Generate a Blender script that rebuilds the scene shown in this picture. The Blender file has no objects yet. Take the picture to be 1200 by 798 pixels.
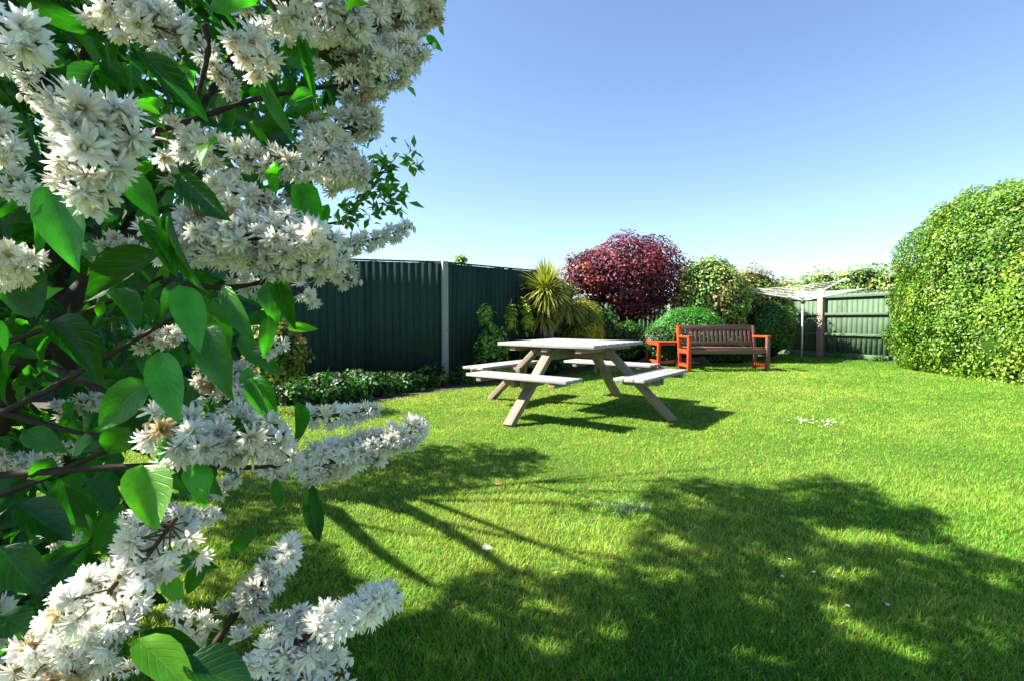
import bpy, math, random
import numpy as np
from mathutils import Vector, Matrix, noise as mnoise
random.seed(7)
C = bpy.context.scene
COL = C.collection
F_PX, CX, CY, HZ = 615.0, 600.0, 399.0, 370.0
CAM = np.array([0.0, 0.0, 1.03])
PITCH = math.atan((CY-HZ)/F_PX)

def P(px, py, Y):
    """world point seen at photo pixel (px,py) at forward distance Y"""
    x = (px-CX)/F_PX; y = (CY-py)/F_PX
    c, s = math.cos(PITCH), math.sin(PITCH)
    d = np.array([x, c+y*s, -s+y*c])
    return CAM + d*(Y/d[1])
def proj(p):
    q = np.asarray(p)-CAM
    c, s = math.cos(PITCH), math.sin(PITCH)
    fwd = q[..., 1]*c - q[..., 2]*s
    up = q[..., 1]*s + q[..., 2]*c
    return CX+F_PX*q[..., 0]/fwd, CY-F_PX*up/fwd, fwd
def G(px, py):
    """ground point at pixel"""
    a = P(px, py, 1.0); d = a-CAM
    t = -CAM[2]/d[2]
    return CAM+d*t
def inpoly(x, y, poly):
    x = np.asarray(x, float); y = np.asarray(y, float)
    r = np.zeros(x.shape, bool); n = len(poly); j = n-1
    for i in range(n):
        xi, yi = poly[i]; xj, yj = poly[j]
        c = ((yi > y) != (yj > y)) & (x < (xj-xi)*(y-yi)/((yj-yi) if yj != yi else 1e-9)+xi)
        r ^= c; j = i
    return r

# ---------------------------------------------------------------- sun
SUN_AZ = np.array([-0.999, 0.035]); SUN_AZ /= np.linalg.norm(SUN_AZ)
SUN_EL = math.radians(41)
SUNV = np.array([SUN_AZ[0]*math.cos(SUN_EL), SUN_AZ[1]*math.cos(SUN_EL), math.sin(SUN_EL)])

# ---------------------------------------------------------------- mesh builder
class MB:
    def __init__(s): s.V=[]; s.L=[]; s.S=[]; s.C=[]; s.U=[]; s.n=0
    def raw(s, V, loops, sizes, col=(1,1,1), lf=None):
        V = np.asarray(V, float).reshape(-1,3); n=len(V)
        col = np.asarray(col, float)
        if col.ndim == 1: col = np.tile(col,(n,1))
        if lf is None: lf = np.zeros((n,3))
        s.V.append(V); s.L.append(np.asarray(loops)+s.n); s.S.append(np.asarray(sizes)); s.C.append(col); s.U.append(lf); s.n+=n
    def inst(s, T, loops, sizes, pos, M, scale, col, TL=None):
        """T (m,3) template; pos (n,3); M (n,3,3) columns = local axes; scale (n,3) ; col (n,3) or (n,m,3)"""
        n=len(pos); m=len(T)
        if n == 0: return
        A = T[None]*scale[:,None,:]
        W = np.einsum('nij,nmj->nmi', M, A)+pos[:,None,:]
        off = (np.arange(n)*m)[:,None]
        L = (np.asarray(loops)[None]+off).ravel()
        S = np.tile(np.asarray(sizes), n)
        if col.ndim == 2: col = np.repeat(col[:,None,:], m, 1)
        if TL is None: TL = np.zeros((m,3))
        U = np.tile(TL,(n,1))
        s.raw(W.reshape(-1,3), L, S, col.reshape(-1,3), U)
    def beam(s, p, q, w, t, up=(0,0,1), col=(1,1,1), ext=0):
        """box from p to q; w = width along side, t = thickness along up"""
        p=np.array(p,float); q=np.array(q,float); d=q-p; Ln=np.linalg.norm(d); d/=Ln
        p=p-d*ext; q=q+d*ext; Ln+=2*ext
        up=np.array(up,float); up-=d*up.dot(d); up/=np.linalg.norm(up); sd=np.cross(d,up)
        V=[];U=[];sd0=random.random()*50
        for a,e in ((0,p),(1,q)):
            for b,c in ((-1,-1),(1,-1),(1,1),(-1,1)):
                V.append(e+sd*b*w/2+up*c*t/2); U.append((a*Ln+sd0, b*w/2+sd0*.37, c*t/2+sd0*.11))
        L=[0,3,2,1, 4,5,6,7, 0,1,5,4, 1,2,6,5, 2,3,7,6, 3,0,4,7]
        k=.9+.2*random.random()
        s.raw(V,L,[4]*6,np.clip(np.array(col)*k,0,1),np.array(U))
    def tube(s, pts, rad, sides=8, col=(1,1,1), cap=True):
        pts=np.asarray(pts,float); n=len(pts)
        rad=np.full(n,rad,float) if np.isscalar(rad) else np.asarray(rad,float)
        tan=np.gradient(pts,axis=0); tan/=np.linalg.norm(tan,axis=1)[:,None]+1e-12
        ref=np.array([0,0,1.]) if abs(tan[0][2])<.9 else np.array([1.,0,0])
        V=[];U=[];acc=0
        for i in range(n):
            a=np.cross(tan[i],ref); a/=np.linalg.norm(a)+1e-12; b=np.cross(tan[i],a); ref=-b if False else ref
            if i: acc+=np.linalg.norm(pts[i]-pts[i-1])
            for k in range(sides):
                th=2*math.pi*k/sides
                V.append(pts[i]+(a*math.cos(th)+b*math.sin(th))*rad[i]); U.append((acc,math.cos(th)*.05,math.sin(th)*.05))
        L=[];S=[]
        for i in range(n-1):
            for k in range(sides):
                k2=(k+1)%sides
                L+= [i*sides+k,i*sides+k2,(i+1)*sides+k2,(i+1)*sides+k]; S.append(4)
        if cap:
            L+=list(range(sides))[::-1]; S.append(sides); L+=[(n-1)*sides+k for k in range(sides)]; S.append(sides)
        s.raw(V,L,S,col,np.array(U))
    def build(s, name, mat, parent=None, smooth=False, bevel=0):
        me=bpy.data.meshes.new(name)
        V=np.concatenate(s.V).astype(np.float32); L=np.concatenate(s.L).astype(np.int32); S=np.concatenate(s.S).astype(np.int32)
        Cc=np.concatenate(s.C); U=np.concatenate(s.U)
        if parent is not None:
            V = V-np.array(parent.location,dtype=np.float32) if parent.parent is None else V-np.array(parent.matrix_world.translation if False else parent['_o'],dtype=np.float32)
        me.vertices.add(len(V)); me.vertices.foreach_set('co',V.ravel())
        me.loops.add(len(L)); me.loops.foreach_set('vertex_index',L)
        me.polygons.add(len(S)); st=np.concatenate([[0],np.cumsum(S)[:-1]]).astype(np.int32)
        me.polygons.foreach_set('loop_start',st)
        if smooth: me.polygons.foreach_set('use_smooth',np.ones(len(S),bool))
        a=me.attributes.new('Col','FLOAT_COLOR','POINT'); a.data.foreach_set('color',np.concatenate([Cc,np.ones((len(Cc),1))],1).astype(np.float32).ravel())
        b=me.attributes.new('Lf','FLOAT_VECTOR','POINT'); b.data.foreach_set('vector',U.astype(np.float32).ravel())
        me.update(); me.validate()
        me.materials.append(mat)
        o=bpy.data.objects.new(name,me); COL.objects.link(o)
        if parent is not None: o.parent=parent
        if bevel:
            m=o.modifiers.new('Bevel','BEVEL'); m.width=bevel; m.segments=2; m.limit_method='ANGLE'
        return o

def tag(o,label=None,cat=None,group=None,kind=None):
    if label: o['label']=label
    if cat: o['category']=cat
    if group: o['group']=group
    if kind: o['kind']=kind
    return o
def empty(name,loc,label,cat,group=None):
    o=bpy.data.objects.new(name,None); COL.objects.link(o); o.location=loc; o.empty_display_size=.1
    return tag(o,label,cat,group)
def sub(mb,name,mat,parent,**k):
    """sub-part under a part (part verts already relative to the thing)"""
    par_top=parent.parent
    o=mb.build(name,mat,par_top,**k); o.parent=parent
    return o

# ---------------------------------------------------------------- materials
def newmat(name):
    m=bpy.data.materials.new(name); m.use_nodes=True; nt=m.node_tree; nt.nodes.clear()
    out=nt.nodes.new('ShaderNodeOutputMaterial'); return m,nt,out
def N(nt,t,**k):
    n=nt.nodes.new(t)
    for a,b in k.items():
        if hasattr(n,a): setattr(n,a,b)
        else: n.inputs[a].default_value=b
    return n
def leafmat(name,trans=.35,rough=.45,spec=.4,veins=False,tcol=(1.25,1.35,.45),hue=1.0):
    m,nt,out=newmat(name); lk=nt.links.new
    at=N(nt,'ShaderNodeAttribute',attribute_name='Col')
    p=N(nt,'ShaderNodeBsdfPrincipled'); p.inputs['Roughness'].default_value=rough; p.inputs['Specular IOR Level'].default_value=spec
    tr=N(nt,'ShaderNodeBsdfTranslucent')
    mul=N(nt,'ShaderNodeMixRGB',blend_type='MULTIPLY'); mul.inputs[0].default_value=1; mul.inputs[2].default_value=(*tcol,1)
    base=at.outputs['Color']; sp=None
    tc=N(nt,'ShaderNodeNewGeometry')
    nz=N(nt,'ShaderNodeTexNoise'); nz.inputs['Scale'].default_value=60 if veins else 14; nz.inputs['Detail'].default_value=3
    lk(tc.outputs['Position'],nz.inputs['Vector'])
    mr=N(nt,'ShaderNodeMapRange'); mr.inputs[1].default_value=.3; mr.inputs[2].default_value=.7; mr.inputs[3].default_value=.78; mr.inputs[4].default_value=1.22
    lk(nz.outputs['Fac'],mr.inputs[0])
    v0=N(nt,'ShaderNodeVectorMath',operation='SCALE'); lk(base,v0.inputs[0]); lk(mr.outputs[0],v0.inputs['Scale']); base=v0.outputs[0]
    if veins:
        lf=N(nt,'ShaderNodeAttribute',attribute_name='Lf'); sx=N(nt,'ShaderNodeSeparateXYZ'); lk(lf.outputs['Vector'],sx.inputs[0])
        ab=N(nt,'ShaderNodeMath',operation='ABSOLUTE'); lk(sx.outputs[0],ab.inputs[0])
        a1=N(nt,'ShaderNodeMath',operation='MULTIPLY'); lk(ab.outputs[0],a1.inputs[0]); a1.inputs[1].default_value=-16
        a2=N(nt,'ShaderNodeMath',operation='MULTIPLY_ADD'); lk(sx.outputs[1],a2.inputs[0]); a2.inputs[1].default_value=44; lk(a1.outputs[0],a2.inputs[2])
        sn=N(nt,'ShaderNodeMath',operation='SINE'); lk(a2.outputs[0],sn.inputs[0])
        vs=N(nt,'ShaderNodeMapRange'); vs.inputs[1].default_value=.75; vs.inputs[2].default_value=1; lk(sn.outputs[0],vs.inputs[0])
        mid=N(nt,'ShaderNodeMapRange'); mid.inputs[1].default_value=.09; mid.inputs[2].default_value=.02; lk(ab.outputs[0],mid.inputs[0])
        mx=N(nt,'ShaderNodeMath',operation='MAXIMUM'); lk(vs.outputs[0],mx.inputs[0]); lk(mid.outputs[0],mx.inputs[1])
        bp=N(nt,'ShaderNodeBump'); bp.inputs['Strength'].default_value=.4; bp.inputs['Distance'].default_value=.0008; bp.invert=True
        ad=N(nt,'ShaderNodeMath',operation='MULTIPLY_ADD'); lk(nz.outputs['Fac'],ad.inputs[0]); ad.inputs[1].default_value=1.2; lk(mx.outputs[0],ad.inputs[2])
        lk(ad.outputs[0],bp.inputs['Height']); lk(bp.outputs[0],p.inputs['Normal'])
        vo=N(nt,'ShaderNodeTexNoise'); vo.inputs['Scale'].default_value=170; vo.inputs['Detail'].default_value=2; lk(tc.outputs['Position'],vo.inputs['Vector'])
        sm=N(nt,'ShaderNodeMapRange'); sm.inputs[1].default_value=.70; sm.inputs[2].default_value=.76; sm.inputs[4].default_value=.75; lk(vo.outputs['Fac'],sm.inputs[0])
        mb_=N(nt,'ShaderNodeMixRGB'); lk(sm.outputs[0],mb_.inputs[0]); lk(base,mb_.inputs[1]); mb_.inputs[2].default_value=(.16,.12,.035,1); base=mb_.outputs[0]
        m2=N(nt,'ShaderNodeMixRGB'); sc=N(nt,'ShaderNodeMath',operation='MULTIPLY'); lk(mx.outputs[0],sc.inputs[0]); sc.inputs[1].default_value=.09
        lk(sc.outputs[0],m2.inputs[0]); lk(base,m2.inputs[1]); m2.inputs[2].default_value=(.16,.36,.07,1); base=m2.outputs[0]
    lk(base,p.inputs['Base Color']); lk(base,mul.inputs[1]); lk(mul.outputs[0],tr.inputs['Color'])
    mix=N(nt,'ShaderNodeMixShader'); mix.inputs[0].default_value=trans
    lk(p.outputs[0],mix.inputs[1]); lk(tr.outputs[0],mix.inputs[2]); lk(mix.outputs[0],out.inputs[0])
    return m
def woodmat(name,c1,c2,rough=.7,grain=(3,60,60),spec=.3,bump=.4,stain=None):
    m,nt,out=newmat(name); lk=nt.links.new
    lf=N(nt,'ShaderNodeAttribute',attribute_name='Lf'); mp=N(nt,'ShaderNodeMapping'); mp.inputs['Scale'].default_value=grain
    lk(lf.outputs['Vector'],mp.inputs[0])
    nz=N(nt,'ShaderNodeTexNoise'); nz.inputs['Scale'].default_value=1; nz.inputs['Detail'].default_value=6; nz.inputs['Roughness'].default_value=.65; lk(mp.outputs[0],nz.inputs['Vector'])
    n2=N(nt,'ShaderNodeTexNoise'); n2.inputs['Scale'].default_value=5; n2.inputs['Detail'].default_value=4; lk(lf.outputs['Vector'],n2.inputs['Vector'])
    rp=N(nt,'ShaderNodeValToRGB'); rp.color_ramp.elements[0].position=.3; rp.color_ramp.elements[1].position=.7
    rp.color_ramp.elements[0].color=(*c2,1); rp.color_ramp.elements[1].color=(*c1,1); lk(nz.outputs['Fac'],rp.inputs[0])
    at=N(nt,'ShaderNodeAttribute',attribute_name='Col')
    mu=N(nt,'ShaderNodeMixRGB',blend_type='MULTIPLY'); mu.inputs[0].default_value=1; lk(rp.outputs[0],mu.inputs[1]); lk(at.outputs['Color'],mu.inputs[2])
    mr=N(nt,'ShaderNodeMapRange'); mr.inputs[1].default_value=.35; mr.inputs[2].default_value=.7; mr.inputs[3].default_value=.0; mr.inputs[4].default_value=.55; lk(n2.outputs['Fac'],mr.inputs[0])
    m3=N(nt,'ShaderNodeMixRGB'); lk(mr.outputs[0],m3.inputs[0]); lk(mu.outputs[0],m3.inputs[1]); st=stain or tuple(x*.6 for x in c2); m3.inputs[2].default_value=(*st,1)
    p=N(nt,'ShaderNodeBsdfPrincipled'); p.inputs['Roughness'].default_value=rough; p.inputs['Specular IOR Level'].default_value=spec
    lk(m3.outputs[0],p.inputs['Base Color'])
    bp=N(nt,'ShaderNodeBump'); bp.inputs['Strength'].default_value=bump; bp.inputs['Distance'].default_value=.003; lk(nz.outputs['Fac'],bp.inputs['Height']); lk(bp.outputs[0],p.inputs['Normal'])
    lk(p.outputs[0],out.inputs[0]); return m
def plain(name,c,rough=.5,metal=0,scale=40,var=.25):
    m,nt,out=newmat(name); lk=nt.links.new
    g=N(nt,'ShaderNodeNewGeometry'); nz=N(nt,'ShaderNodeTexNoise'); nz.inputs['Scale'].default_value=scale; nz.inputs['Detail'].default_value=5; lk(g.outputs['Position'],nz.inputs['Vector'])
    mr=N(nt,'ShaderNodeMapRange'); mr.inputs[3].default_value=1-var; mr.inputs[4].default_value=1+var; mr.inputs[1].default_value=.3; mr.inputs[2].default_value=.7; lk(nz.outputs['Fac'],mr.inputs[0])
    sc=N(nt,'ShaderNodeVectorMath',operation='SCALE'); sc.inputs[0].default_value=c; lk(mr.outputs[0],sc.inputs['Scale'])
    p=N(nt,'ShaderNodeBsdfPrincipled'); p.inputs['Roughness'].default_value=rough; p.inputs['Metallic'].default_value=metal
    lk(sc.outputs[0],p.inputs['Base Color'])
    bp=N(nt,'ShaderNodeBump'); bp.inputs['Strength'].default_value=.3; bp.inputs['Distance'].default_value=.004; lk(nz.outputs['Fac'],bp.inputs['Height']); lk(bp.outputs[0],p.inputs['Normal'])
    lk(p.outputs[0],out.inputs[0]); return m

M_leaf=leafmat('shrub_leaf',.32,.5,.35)
M_near=leafmat('near_leaf',.38,.38,.5,veins=True,tcol=(1.3,2.1,.35))
M_petal=leafmat('petal',.42,.6,.2,tcol=(1,1,.97))
M_grass=leafmat('grass_blade',.42,.6,.15,tcol=(2.2,1.3,1.3))
M_hedge=leafmat('hedge_leaf',.25,.42,.35)
M_bark=plain('bark',(.026,.013,.008),.85,scale=70,var=.5)
M_palebark=plain('pale_bark',(.28,.21,.15),.85,scale=50,var=.4)
M_soil=plain('soil',(.045,.032,.02),.95,scale=25,var=.5)
M_table=woodmat('weathered_wood',(.37,.365,.38),(.19,.18,.18),.8,bump=.8,stain=(.23,.215,.20))
M_leg=woodmat('brown_weathered_wood',(.30,.235,.18),(.16,.12,.09),.8,bump=.8,stain=(.17,.145,.115))
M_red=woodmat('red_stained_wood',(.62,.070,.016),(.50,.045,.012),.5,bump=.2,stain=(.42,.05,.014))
M_brown=woodmat('brown_stained_and_shaded_wood',(.17,.075,.060),(.11,.05,.045),.42,spec=.5,bump=.2,stain=(.13,.07,.065))  # browner stain of the slats; on legs and rails it paints shade
M_fence=woodmat('green_fence',(.034,.070,.055),(.018,.040,.032),.95,grain=(2,40,40),spec=.08,stain=(.026,.045,.038))
M_fence2=woodmat('faded_green_fence',(.095,.16,.095),(.05,.095,.06),.75,grain=(2,40,40),stain=(.11,.16,.10))
M_concrete=plain('concrete',(.26,.27,.25),.9,scale=60,var=.2)
M_postwood=plain('old_post',(.30,.22,.18),.85,scale=30,var=.25)
M_metal=plain('pole_metal',(.50,.53,.55),.35,.6,scale=30,var=.1)
M_white=plain('white_plastic',(.8,.8,.78),.4,0,30,.04)
M_dark=plain('dark_plastic',(.04,.05,.05),.5)

# ---------------------------------------------------------------- leaf templates
T_S=np.array([[0,0,0],[-.28,.45,.08],[.28,.45,.08],[0,1,-.06],[0,.5,0]],float)
L_S=[0,4,1, 0,2,4, 1,4,3, 4,2,3]; S_S=[3,3,3,3]
def detail_leaf(bend=.16,fold=.30,wave=.02,peak=.72,twist=0.):
    ts=[0,.1,.24,.42,.6,.76,.89]; V=[];U=[]
    for t in ts:
        w=.5*math.sin(math.pi*min(1,t**peak*.985+.02))**.85 if t>0 else .03
        z=-bend*t*t
        for u in (-1,-.5,0,.5,1):
            V.append((u*w+twist*t*t,t,z+fold*abs(u)*w-.25*(u*w)**2+ wave*math.sin(11*t+u*2)*abs(u)+twist*u*w*t)); U.append((u,t,0))
    V.append((twist,1,-bend*1.15)); U.append((0,1,0))
    L=[];S=[]
    for i in range(len(ts)-1):
        for k in range(4):
            a=i*5+k; L+=[a,a+1,a+6,a+5]; S.append(4)
    b=(len(ts)-1)*5
    for k in range(4): L+=[b+k,b+k+1,b+5]; S.append(3)
    return np.array(V),L,S,np.array(U)
T_D,L_D,S_D,U_D=detail_leaf()
T_VAR=[T_D,detail_leaf(.45,.5,.05,.66,.12)[0],detail_leaf(-.12,.7,.03,.74,-.1)[0],detail_leaf(.28,.15,.09,.62,-.18)[0],detail_leaf(.62,.9,.03,.7,.05)[0]]
def inst_leaves(mb,rg,pos,M,sc,col):
    k=rg.integers(0,5,len(pos))
    for j in range(5):
        i=k==j; mb.inst(T_VAR[j],L_D,S_D,pos[i],M[i],sc[i],col[i],U_D)
# which points may cast shade on the lawn in view
S1=[(250,900),(300,640),(350,610),(385,640),(430,690),(470,735),(520,705),(545,672),(612,668),(650,680),(700,668),(745,645),(765,610),(752,572),(790,560),(830,562),(900,574),(960,556),(1000,562),(1060,592),(1095,600),(1120,618),(1100,628),(1150,645),(1230,668),(1300,700),(1500,900)]
S2=[(250,560),(330,545),(395,545),(430,530),(560,518),(650,532),(640,552),(600,560),(560,572),(480,588),(400,590),(330,620),(270,640)]
S3=[(650,588),(700,592),(760,600),(745,612),(690,604),(650,600)]
LITS=[(947,612,1007,637,8),(1007,625,1125,657,8),(970,670,1025,677,7),(978,707,1000,725,8),(982,735,1045,750,10),(1055,755,1110,787,10),(1160,680,1195,686,6),(1070,727,1100,740,7),(750,666,815,687,8),(612,684,658,714,8),(620,750,668,768,9),(783,631,832,652,8),(700,668,732,684,7),(860,765,900,775,8),(490,768,520,778,8),(780,572,830,590,4),(865,700,905,712,6),(560,720,590,738,6),(700,735,740,750,6),(1130,730,1170,745,6),(900,655,940,662,5)]
def shade_ok(q):
    q=np.asarray(q); g=q-SUNV*(q[:,2]/SUNV[2])[:,None]; x,y,f=proj(g)
    x=x+7*np.sin(y*.21+q[:,2]*3); y=y+4*np.sin(x*.13+q[:,1]*4)
    vis=(f>1.2)&(x>330)&(x<1290)&(y<860)&(y>480)
    dark=inpoly(x,y,S1)|inpoly(x,y,S2)|inpoly(x,y,S3)
    for a,b,c,d,w in LITS:
        t=np.clip(((x-a)*(c-a)+(y-b)*(d-b))/((c-a)**2+(d-b)**2),0,1); dark&=~(np.hypot(x-a-t*(c-a),(y-b-t*(d-b))*1.3)<w*1.15)
    return (~vis)|dark

def frames(y, nrm):
    """orthonormal matrices with local y along y, z near nrm"""
    y=y/(np.linalg.norm(y,axis=1)[:,None]+1e-9)
    x=np.cross(y,nrm); x/=np.linalg.norm(x,axis=1)[:,None]+1e-9
    z=np.cross(x,y)
    return np.stack([x,y,z],axis=2)
def unit(rg,n):
    v=rg.normal(size=(n,3)); return v/np.linalg.norm(v,axis=1)[:,None]
def palette(rg,n,pal,jit=.18,idx=None):
    pal=np.array(pal)
    if idx is None: idx=rg.integers(0,len(pal),n)
    c=pal[idx]*(1+jit*rg.normal(size=(n,1)))*(1+.08*rg.normal(size=(n,3)))
    return np.clip(c,.002,1)

def cloud(mb, rg, n, center, radii, length, pal, lumps=40, amp=.22, shell=.4, width=.6, flat=-.6, updir=.35, power=2.0, clump_w=.06, patchy=.6, jit=.18):
    """leaves in the outer shell of a lumpy (super)ellipsoid"""
    d=unit(rg,int(n*1.6)); d=d[d[:,2]>flat][:n]; n=len(d)
    K=unit(rg,lumps); A=rg.uniform(.3,1,lumps); ci=rg.integers(0,len(pal),lumps)
    dots=d@K.T
    w=A[None]*np.exp(-(1-dots)/clump_w); best=w.argmax(1); h=w.max(1)
    if power!=2.0:
        q=(np.abs(d)**power).sum(1)**(-1/power); d2=d*q[:,None]
    else: d2=d
    rr=(1-amp+amp*h)*(1-shell*rg.random(n)**1.6)
    stray=rg.random(n)<.02; rr=np.where(stray,rr*(1+(.10 if power==2.0 else .02)*rg.random(n)),rr)
    pos=np.array(center)+d2*rr[:,None]*np.array(radii)
    pos[:,2]=np.maximum(pos[:,2],.02)
    nr=d+ .7*unit(rg,n)+np.array([0,0,updir]); nr/=np.linalg.norm(nr,axis=1)[:,None]
    y=unit(rg,n)+d*.45-np.array([0,0,.15]); y-=nr*(y*nr).sum(1)[:,None]*.9
    idx=np.where(rg.random(n)<patchy,ci[best],rg.integers(0,len(pal),n))
    s=length*rg.uniform(.6,1.25,n); sc=np.stack([s*width/.56,s,s],1)
    mb.inst(T_S,L_S,S_S,pos,frames(y,nr),sc,palette(rg,n,pal,jit,idx))
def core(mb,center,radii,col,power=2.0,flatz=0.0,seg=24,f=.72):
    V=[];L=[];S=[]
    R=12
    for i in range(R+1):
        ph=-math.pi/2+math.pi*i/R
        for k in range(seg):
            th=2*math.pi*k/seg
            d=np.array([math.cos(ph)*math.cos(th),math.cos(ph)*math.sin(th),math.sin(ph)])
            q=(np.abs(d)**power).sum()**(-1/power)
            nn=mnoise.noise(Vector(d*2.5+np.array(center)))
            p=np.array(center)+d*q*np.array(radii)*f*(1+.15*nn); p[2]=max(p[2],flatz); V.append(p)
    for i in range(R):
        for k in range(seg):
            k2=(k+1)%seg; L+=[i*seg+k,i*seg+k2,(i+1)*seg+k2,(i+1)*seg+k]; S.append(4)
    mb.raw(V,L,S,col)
def curve(p,q,bend=.1,n=7,rg=random):
    p=np.array(p,float); q=np.array(q,float); o=np.array([rg.uniform(-1,1),rg.uniform(-1,1),rg.uniform(-1,1)])*bend*np.linalg.norm(q-p)
    t=np.linspace(0,1,n)[:,None]; return p*(1-t)+q*t+o*(4*t*(1-t))
EXECPART=1
# ================================================================ SETTING
g=MB(); s=300
g.raw([(-s,-s,0),(s,-s,0),(s,s,0),(-s,s,0)],[0,1,2,3],[4])
def groundmat():
    m,nt,out=newmat('turf'); lk=nt.links.new
    ge=N(nt,'ShaderNodeNewGeometry')
    n1=N(nt,'ShaderNodeTexNoise'); n1.inputs['Scale'].default_value=1.3; n1.inputs['Detail'].default_value=8; n1.inputs['Roughness'].default_value=.7; lk(ge.outputs['Position'],n1.inputs['Vector'])
    n2=N(nt,'ShaderNodeTexNoise'); n2.inputs['Scale'].default_value=90; n2.inputs['Detail'].default_value=4; lk(ge.outputs['Position'],n2.inputs['Vector'])
    r=N(nt,'ShaderNodeValToRGB'); r.color_ramp.elements[0].color=(.06,.11,.016,1); r.color_ramp.elements[1].color=(.13,.17,.035,1); r.color_ramp.elements[0].position=.35; r.color_ramp.elements[1].position=.65; lk(n1.outputs['Fac'],r.inputs[0])
    mr=N(nt,'ShaderNodeMapRange'); mr.inputs[1].default_value=.3; mr.inputs[2].default_value=.7; mr.inputs[3].default_value=.5; mr.inputs[4].default_value=1.4; lk(n2.outputs['Fac'],mr.inputs[0])
    v=N(nt,'ShaderNodeVectorMath',operation='SCALE'); lk(r.outputs[0],v.inputs[0]); lk(mr.outputs[0],v.inputs['Scale'])
    p=N(nt,'ShaderNodeBsdfPrincipled'); p.inputs['Roughness'].default_value=1; p.inputs['Specular IOR Level'].default_value=.05
    bp=N(nt,'ShaderNodeBump'); bp.inputs['Distance'].default_value=.02; lk(n2.outputs['Fac'],bp.inputs['Height']); lk(bp.outputs[0],p.inputs['Normal'])
    lk(v.outputs[0],p.inputs['Base Color']); lk(p.outputs[0],out.inputs[0]); return m
tag(g.build('ground',groundmat()),kind='structure')
BED=[(-5.6,5.6),(-3.2,6.0),(-1.75,6.05),(-1.0,7.15),(0.1,8.25),(1.5,10.0),(3.0,10.95),(4.9,11.5),(5.9,12.2),(6.8,13.3),(7.4,14.2),(8.3,16),(4.5,16),(-7,6.2)]
b=MB(); b.raw([(x,y,.006) for x,y in BED],list(range(len(BED))),[len(BED)]); tag(b.build('flower_bed',M_soil),kind='structure')

# ---------------------------------------------------------------- grass
def fbm(x,y,sc,seed):
    r=np.random.default_rng(seed); out=np.zeros_like(x)
    for o in range(4):
        k=6
        for _ in range(k):
            a=r.uniform(0,2*math.pi); f=sc*(2**o)*r.uniform(.6,1.5); out+=np.sin(x*math.cos(a)*f+y*math.sin(a)*f+r.uniform(0,9))/k/(1.6**o)
    return out
def grass():
    rg=np.random.default_rng(3); mb=MB()
    N_=1100000
    # sample Y with density falling with distance
    u=rg.random(N_); y0,y1=1.0,15.5; a=.42
    Y=(y0**a+u*(y1**a-y0**a))**(1/a)
    X=rg.uniform(-1,1,N_)*(Y*1.02+1.0)+0.0
    keep=(~inpoly(X,Y,BED))
    keep&=~((X>7.55)&(Y>6.5)&(Y<10.6)&(X<11.8))
    keep&=~((X>8.0+ (14.2-Y)*.34)&(Y>10.5))
    X=X[keep];Y=Y[keep];n=len(X)
    big=fbm(X,Y,1.1,5); med=fbm(X,Y,5,6); sm=fbm(X,Y,18,8)
    L=(.023+.006*np.clip(med+sm,-1,1.6))*rg.uniform(.55,1.4,n)*(1+.35*np.clip((4-Y)/2.5,0,1))
    tall=rg.random(n)<.012; L=np.where(tall,L*1.8,L)
    W=np.maximum(.0026,.00075*Y)*rg.uniform(.7,1.3,n)
    th=rg.uniform(0,2*math.pi,n); lean=rg.uniform(.15,.95,n)
    y=np.stack([np.cos(th)*lean,np.sin(th)*lean,np.ones(n)],1)
    nr=np.stack([-np.cos(th),-np.sin(th),lean],1)+.5*unit(rg,n)
    T=np.array([[-.5,0,0],[.5,0,0],[-.42,.5,-.03],[.42,.5,-.03],[0,1,-.28]],float); Lp=[0,1,3,2, 2,3,4]; Sp=[4,3]
    pal=np.array([(.10,.31,.022),(.16,.385,.028),(.25,.42,.06),(.055,.25,.022),(.42,.42,.16)])
    mixv=big*.6+med*.5+sm*.25+rg.normal(size=n)*.5
    idx=np.digitize(mixv,[-.55,-.05,.45]); order=np.array([3,0,1,2]); idx=order[idx]
    idx=np.where(rg.random(n)<.05+.05*np.clip(big,0,1),4,idx)
    col=palette(rg,n,pal,.16,idx)
    pos=np.stack([X,Y,np.zeros(n)-.002],1)
    mb.inst(T,Lp,Sp,pos,frames(y,nr),np.stack([W,L,L],1),col)
    return tag(mb.build('lawn_grass',M_grass),'short mown green lawn grass covering the garden','grass',kind='stuff')
grass()

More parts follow.
